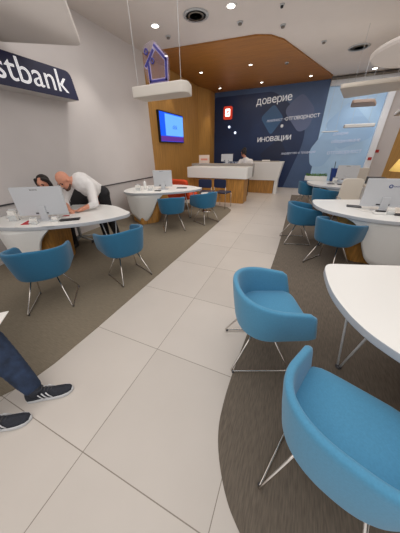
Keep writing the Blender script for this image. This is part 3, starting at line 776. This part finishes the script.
organic('shirt', LL([([(-3.36,2.92,.98),chest,(-3.33,2.55,1.17)],[.15,.165,.095]),([chest,shR,elR,(-3.40,2.31,.83)],[.13,.085,.062,.05]),([chest,shL,elL,(-3.03,2.44,.83)],[.13,.085,.064,.05]),([(-3.27,2.75,1.05),(-3.38,2.78,1.05)],[.16,.16])]), [], .012, M_SHIRT, mn)
organic('trousers', LL([([(-3.42,2.95,.93),(-3.45,2.97,.5),(-3.5,3.03,.06)],[.13,.09,.07]),([(-3.28,2.97,.93),(-3.27,3.01,.5),(-3.3,3.13,.06)],[.13,.09,.07]),([(-3.42,2.95,.93),(-3.28,2.97,.93)],[.14,.14])]), [], .014, M_TROU, mn)
for x, y in ((-3.5,3.0),(-3.3,3.1)):
    organic('shoe', LL([([(x,y+.04,.045),(x+.0,y-.16,.035)],[.048,.04])]), [], .01, M_BLACK, mn, cut=[((0,0,.001),(0,0,-1))])

# seated woman behind the monitor
wo = thing('person','dark-haired woman in black seated behind the left monitor, only her head showing','person',(-3.9,2.5,Z6))
def loc_(p): return (p[0]+3.9, p[1]-2.5, p[2]-Z6)
hc = (-3.72,2.26,1.165)
balls, W, R = head_parts(hc, (.5,-.85,-.25), (0,-.2,1), 1.05)
hip = (-3.84,2.6,.56); chs = (-3.76,2.42,.9)
body = [([hip,chs,(-3.73,2.32,1.04),hc],[.14,.13,.05,.05]), ([chs,(-3.92,2.36,.95),(-3.9,2.2,.80),(-3.74,2.12,.79)],[.09,.055,.042,.03]), ([chs,(-3.58,2.46,.95),(-3.47,2.32,.80),(-3.52,2.15,.79)],[.09,.055,.042,.03]),
        ([hip,(-3.86,2.38,.55),(-3.88,2.36,.3),(-3.9,2.38,.06)],[.12,.075,.055,.04]), ([hip,(-3.66,2.42,.55),(-3.66,2.4,.3),(-3.68,2.42,.06)],[.12,.075,.055,.04])]
hands = fingers((-3.72,2.10,.785),(.4,-.9,0),(.9,.4,0),(0,0,1),.9)+fingers((-3.53,2.13,.785),(-.3,-.9,0),(-.9,.3,0),(0,0,1),.9)
organic('body', LL(body+hands), LB(balls), .009, M_SKIN, wo)
hW = lambda a,b,c: loc_(W(a,b,c))
face(wo, hW, R, 1.0)
organic('hair', [([hW(.05,.05,.085),hW(.0,.085,.03),hW(-.01,.085,-.06),hW(.0,.08,-.16)],[.028,.03,.032,.03]),([hW(.05,-.05,.085),hW(.0,-.085,.03),hW(-.01,-.085,-.06),hW(.0,-.08,-.16)],[.028,.03,.032,.03])],
        [(hW(-.03,0,.045),(.092,.092,.092)),(hW(-.06,0,-.07),(.05,.09,.12))], .009, M_HAIR, wo)
organic('top', LL([([hip,chs,(-3.74,2.36,1.0)],[.16,.155,.07]),([chs,(-3.92,2.36,.95),(-3.9,2.2,.80),(-3.8,2.14,.80)],[.11,.075,.058,.048]),([chs,(-3.58,2.46,.95),(-3.47,2.32,.80),(-3.5,2.2,.80)],[.11,.075,.058,.048])]), [], .013, M_TROU, wo)
organic('trousers', LL([([hip,(-3.86,2.38,.55),(-3.88,2.36,.3),(-3.9,2.38,.1)],[.14,.09,.07,.06]),([hip,(-3.66,2.42,.55),(-3.66,2.4,.3),(-3.68,2.42,.1)],[.14,.09,.07,.06])]), [], .014, M_TROU, wo)
for x,y in ((-3.9,2.38),(-3.68,2.42)): organic('shoe', LL([([(x,y+.02,.045),(x+.03,y-.14,.035)],[.045,.036])]), [], .01, M_BLACK, wo, cut=[((0,0,.001),(0,0,-1))])
sc_ = staff_chair('dark office chair the seated woman uses behind the left desk', (-3.8,2.66,Z6), math.radians(8), M_DK)

# receptionist
re_ = thing('person','dark-haired woman in a white shirt standing behind the reception counter','person',(-1.82,8.30,0))
def loc_(p): return (p[0]+1.95, p[1]-8.35, p[2])
hc = (-2.02,8.3,1.49)
balls, W, R = head_parts(hc, (-.8,.5,-.2), (0,0,1), 1.0)
body = [([(-1.93,8.35,.85),(-1.92,8.35,1.18),(-1.98,8.32,1.36),hc],[.14,.13,.05,.05]),([(-1.92,8.35,1.2),(-2.1,8.3,1.22),(-2.2,8.2,1.02),(-2.2,8.05,1.05)],[.09,.05,.04,.028]),([(-1.92,8.35,1.2),(-1.75,8.38,1.22),(-1.68,8.3,1.0),(-1.62,8.12,1.12)],[.09,.05,.04,.028]),
        ([(-1.93,8.35,.85),(-2.02,8.35,.45),(-2.03,8.4,.07)],[.12,.07,.045]),([(-1.93,8.35,.85),(-1.84,8.35,.45),(-1.83,8.4,.07)],[.12,.07,.045])]
hands = fingers((-2.2,8.03,1.05),(0,-1,-.2),(1,0,0),(0,0,1),.9)+fingers((-1.61,8.1,1.12),(.3,-.9,0),(-1,0,0),(0,0,1),.9)
organic('body', LL(body+hands), LB(balls), .01, M_SKIN, re_)
hW = lambda a,b,c: loc_(W(a,b,c))
face(re_, hW, R, 1.0)
organic('hair', [([hW(-.04,0,.12),hW(-.08,0,.1)],[.045,.05]),([hW(-.02,.07,.02),hW(-.03,.07,-.05)],[.03,.025]),([hW(-.02,-.07,.02),hW(-.03,-.07,-.05)],[.03,.025])],[(hW(-.03,0,.04),(.095,.09,.09)),(hW(-.08,0,-.03),(.04,.06,.06))], .01, M_HAIR, re_)
organic('shirt', LL([([(-1.93,8.35,.85),(-1.92,8.35,1.18),(-1.96,8.33,1.3)],[.17,.16,.08]),([(-1.92,8.35,1.2),(-2.1,8.3,1.22),(-2.2,8.2,1.04)],[.12,.075,.06]),([(-1.92,8.35,1.2),(-1.75,8.38,1.22),(-1.68,8.3,1.02)],[.12,.075,.06])]), [], .014, M_SHIRT, re_)
organic('trousers', LL([([(-1.98,8.35,.82),(-2.02,8.35,.45),(-2.03,8.4,.06)],[.13,.09,.065]),([(-1.88,8.35,.82),(-1.84,8.35,.45),(-1.83,8.4,.06)],[.13,.09,.065])]), [], .015, M_TROU, re_)
for x in (-2.03,-1.83): organic('shoe', LL([([(x,8.4,.045),(x-.02,8.24,.035)],[.045,.036])]), [], .012, M_BLACK, re_, cut=[((0,0,.001),(0,0,-1))])

# seated customer at the lower left, mostly out of frame (legs show)
cu = thing('person','seated customer at the lower left edge, only jeans and dark striped sneakers showing','person',(-2.1,.3,Z6))
def loc_(p): return (p[0]+2.1, p[1]-.3, p[2]-Z6)
hipc = (-2.22,.24,.56); chs = (-2.32,.22,.95); hc = (-2.3,.22,1.32)
kA = (-1.85,.34,.39); aA = (-1.475,.315,.10)
kB = (-1.92,.06,.42); aB = (-1.57,.065,.10)
balls, W, R = head_parts(hc, (1,.1,-.1), (0,0,1), 1.05)
body = [([hipc,chs,(-2.31,.22,1.2),hc],[.15,.15,.06,.06]),
        ([hipc,(-2.2,.32,.55),kA,aA],[.12,.09,.055,.035]), ([hipc,(-2.2,.14,.55),kB,aB],[.12,.09,.055,.035]),
        ([chs,(-2.32,.43,1.08),(-2.25,.47,.8),(-2.02,.42,.68)],[.1,.06,.045,.03]), ([chs,(-2.32,.02,1.08),(-2.25,-.03,.8),(-2.02,.06,.68)],[.1,.06,.045,.03])]
hands = fingers((-2.0,.42,.67),(1,0,-.2),(0,-1,0),(0,0,1))+fingers((-2.0,.07,.67),(1,0,-.2),(0,1,0),(0,0,1))
organic('body', LL(body+hands), LB(balls), .01, M_SKIN, cu)
hW = lambda a,b,c: loc_(W(a,b,c))
face(cu, hW, R); organic('hair', [], [(hW(-.03,0,.045),(.1,.09,.09)),(hW(-.06,0,-.02),(.06,.08,.07))], .01, M_HAIR, cu)
organic('jacket', LL([([hipc,chs,(-2.32,.22,1.12)],[.18,.18,.09]),([chs,(-2.32,.43,1.08),(-2.25,.47,.8),(-2.08,.43,.69)],[.13,.085,.065,.055]),([chs,(-2.32,.02,1.08),(-2.25,-.03,.8),(-2.08,.05,.69)],[.13,.085,.065,.055])]), [], .014, M_GREY, cu)
organic('jeans', LL([([(-2.22,.24,.52),(-2.2,.31,.52),(-1.85,.34,.40),(-1.72,.33,.29),(-1.565,.32,.165),(-1.505,.317,.11)],[.15,.115,.095,.088,.07,.06]),
        ([(-2.22,.24,.52),(-2.2,.15,.52),kB,(-1.76,.065,.29),(-1.67,.065,.2)],[.15,.115,.09,.08,.07])]), [], .009, M_JEANS, cu)
organic('sock', LL([([(-1.64,.065,.19),(-1.575,.065,.09)],[.055,.045])]), [], .008, M_BEIGE, cu)
organic('sock', LL([([(-1.53,.316,.13),(-1.475,.315,.085)],[.053,.045])]), [], .008, M_SHOE, cu)
def sneaker(ank, ang):
    # last running along local +x from heel (0) to toe (.29)
    mt = T(*loc_((ank[0],ank[1],0))) @ RZ(ang)
    secs = [(-.075,.022,.075),(-.06,.034,.095),(-.02,.037,.105),(.03,.037,.10),(.08,.041,.078),(.13,.046,.062),(.17,.045,.053),(.205,.036,.046),(.225,.018,.038)]
    bm = bmesh.new(); rings = []
    for x, w, h in secs:
        ring = []
        for k in range(16):
            a = 2*PI*k/16; cy = math.cos(a); cz = math.sin(a)
            y = w*(abs(cy)**.7)*(1 if cy > 0 else -1); z = .024 + (h-.024)*max(0,cz)**.8 if cz > 0 else .024-.004*abs(cz)
            if cz > 0: y *= (1-.35*(z-.024)/(h-.024+1e-6))
            ring.append(bm.verts.new(mt @ Vector((x,y,z))))
        rings.append(ring)
    for A,B in zip(rings, rings[1:]):
        for k in range(16): bm.faces.new((A[k],A[(k+1)%16],B[(k+1)%16],B[k]))
    bm.faces.new(rings[0][::-1]); bm.faces.new(rings[-1])
    s = obj('sneaker', bm, M_SHOE, cu, True)
    out = [(x,w*1.08) for x,w,h in secs]; out = [(-.085,0)]+out+[(.235,0)]+[(x,-w) for x,w in out[::-1]]
    bm = prism([ (p[0],p[1]) for p in out], 0, .027); bmesh.ops.transform(bm, matrix=mt, verts=bm.verts); obj('sole', bm, M_SOLE, s, bevel=.005)
    for sd in (-1,1):
        for k in range(3):
            x = .02+.028*k
            obj('side_stripe', TB([mt @ Vector((x+.03,sd*.0415,.027)),mt @ Vector((x+.012,sd*.039,.05)),mt @ Vector((x-.004,sd*.031,.078))], .0042, 6), M_SOLE, s, True)
    for k in range(5):
        x = .045+.017*k; z = .103-.0105*k
        obj('lace', TB([mt @ Vector((x,-.02,z-.01)),mt @ Vector((x+.004,0,z+.001)),mt @ Vector((x,.02,z-.01))], .0035, 6), M_DK, s, True)
    obj('collar', TB([mt @ Vector((.0+.045*math.cos(a),.033*math.sin(a),.1-.006*math.cos(a))) for a in [2*PI*k/18 for k in range(18)]], .009, 8, True), M_SHOE, s, True)
sneaker((-1.475,.315), math.radians(38)); sneaker((-1.565,.065), math.radians(36))
dup(c2, (-2.42,.26,Z6), math.radians(5), 'deep blue tub chair holding the customer at the lower left, out of the picture')
flat('paper_folder','pale paper folder held on the customer\'s knee at the left edge','folder',-1.885,.385,.2,.24,.75,M_PAPER,.006,.515)

# ------------------------------------------------------------ light
def area(x,y,z,sx,sy,p,col=(1,.965,.925),rot=(0,0,0)):
    l = D.lights.new('area','AREA'); l.shape='RECTANGLE'; l.size=sx; l.size_y=sy; l.energy=p; l.color=col
    o = D.objects.new('area_light', l); C.objects.link(o); o.location=(x,y,z); o.rotation_euler=rot; return o
def spot(x,y,z,p,ang=70,col=(1,.86,.66),tx=0,ty=0,blend=.6,r=.06):
    l = D.lights.new('spot','SPOT'); l.energy=p; l.spot_size=math.radians(ang); l.spot_blend=blend; l.color=col; l.shadow_soft_size=r
    o = D.objects.new('spot_light', l); C.objects.link(o); o.location=(x,y,z); o.rotation_euler=(ty,tx,0); return o
area(-1.6,2.2,H-.06,4.2,4.0,62)
area(2.0,3.0,H-.06,3.0,4.5,48)
area(-.6,-1.0,H-.1,5,2,45)
area(-1.2,5.2,H-.06,2.5,1.4,22)
area(1.9,8.5,H-.06,2.4,3.0,55,(.95,.97,1))
area(-2.0,9.0,H-.1,2.5,2.2,20,(1,.85,.65))
for x,y in ((-1.61,5.19),(-3.18,5.17),(1.66,10.4)): spot(x,y,H-.03,60,90,(1,.94,.85))
for x,y in ((-3.44,8.14),(-1.86,8.16),(-1.86,10.21),(-.2,10.2),(-3.75,6.5)): spot(x,y,H-.06,32,85)
spot(-3.6,10.15,H-.06,60,60)
spot(-3.85,7.3,H-.06,30,70)
spot(-3.6,3.9,H-.06,55,75,(1,.94,.86)); spot(-3.5,1.7,H-.06,40,80,(1,.94,.86))
area(-.4,4.0,2.75,5.5,7,36,(1,.96,.93),(PI,0,0))  # added upward fill without a fitting, brightens the ceiling
area(-1.0,8.5,3.0,4,4,10,(1,.95,.88),(PI,0,0))  # second added upward fill, for the far ceiling
w = D.worlds.new('w'); bpy.context.scene.world = w; w.use_nodes = True
w.node_tree.nodes['Background'].inputs[0].default_value = (1,.97,.94,1); w.node_tree.nodes['Background'].inputs[1].default_value = .9

# repeats of one kind carry one group
GN = {'downlight':'ceiling downlights','air vent':'round ceiling vents','detector':'ceiling detectors','ceiling panel':'suspended ceiling panels','monitor':'desk monitors',
      'paper':'loose papers','brochure':'printed brochures','brochure holder':'clear leaflet holders','keyboard':'desk keyboards','office chair':'staff office chairs',
      'reception desk':'reception counters','person':'people','wall light':'small wall fittings','painted light':'painted red lights','tablet':'desk tablets'}
for o in C.objects:
    if o.parent is None and o.get('category') in GN and not o.get('group'): o['group'] = GN[o['category']]
for o in C.objects:
    if o.name.startswith('visitor_chair'): o['group'] = 'navy visitor chairs'

# ------------------------------------------------------------ camera
cd = D.cameras.new('camera'); cam = D.objects.new('camera', cd); C.objects.link(cam)
cd.sensor_fit = 'VERTICAL'; cd.sensor_height = 36; cd.lens = 207/533*36; cd.clip_start = .05
X = Vector((.91791386,-.18156021,.3528031)); Y = Vector((.39644645,.45610587,-.7967419)); Z = Vector((-.01625894,.87120797,.4906448))
cam.matrix_world = Matrix(((*X,0),(*Y,0),(*Z,1.6),(0,0,0,1)))
bpy.context.scene.camera = cam
sc = bpy.context.scene
sc.view_settings.view_transform = 'Standard'; sc.view_settings.look = 'None'; sc.view_settings.exposure = 0
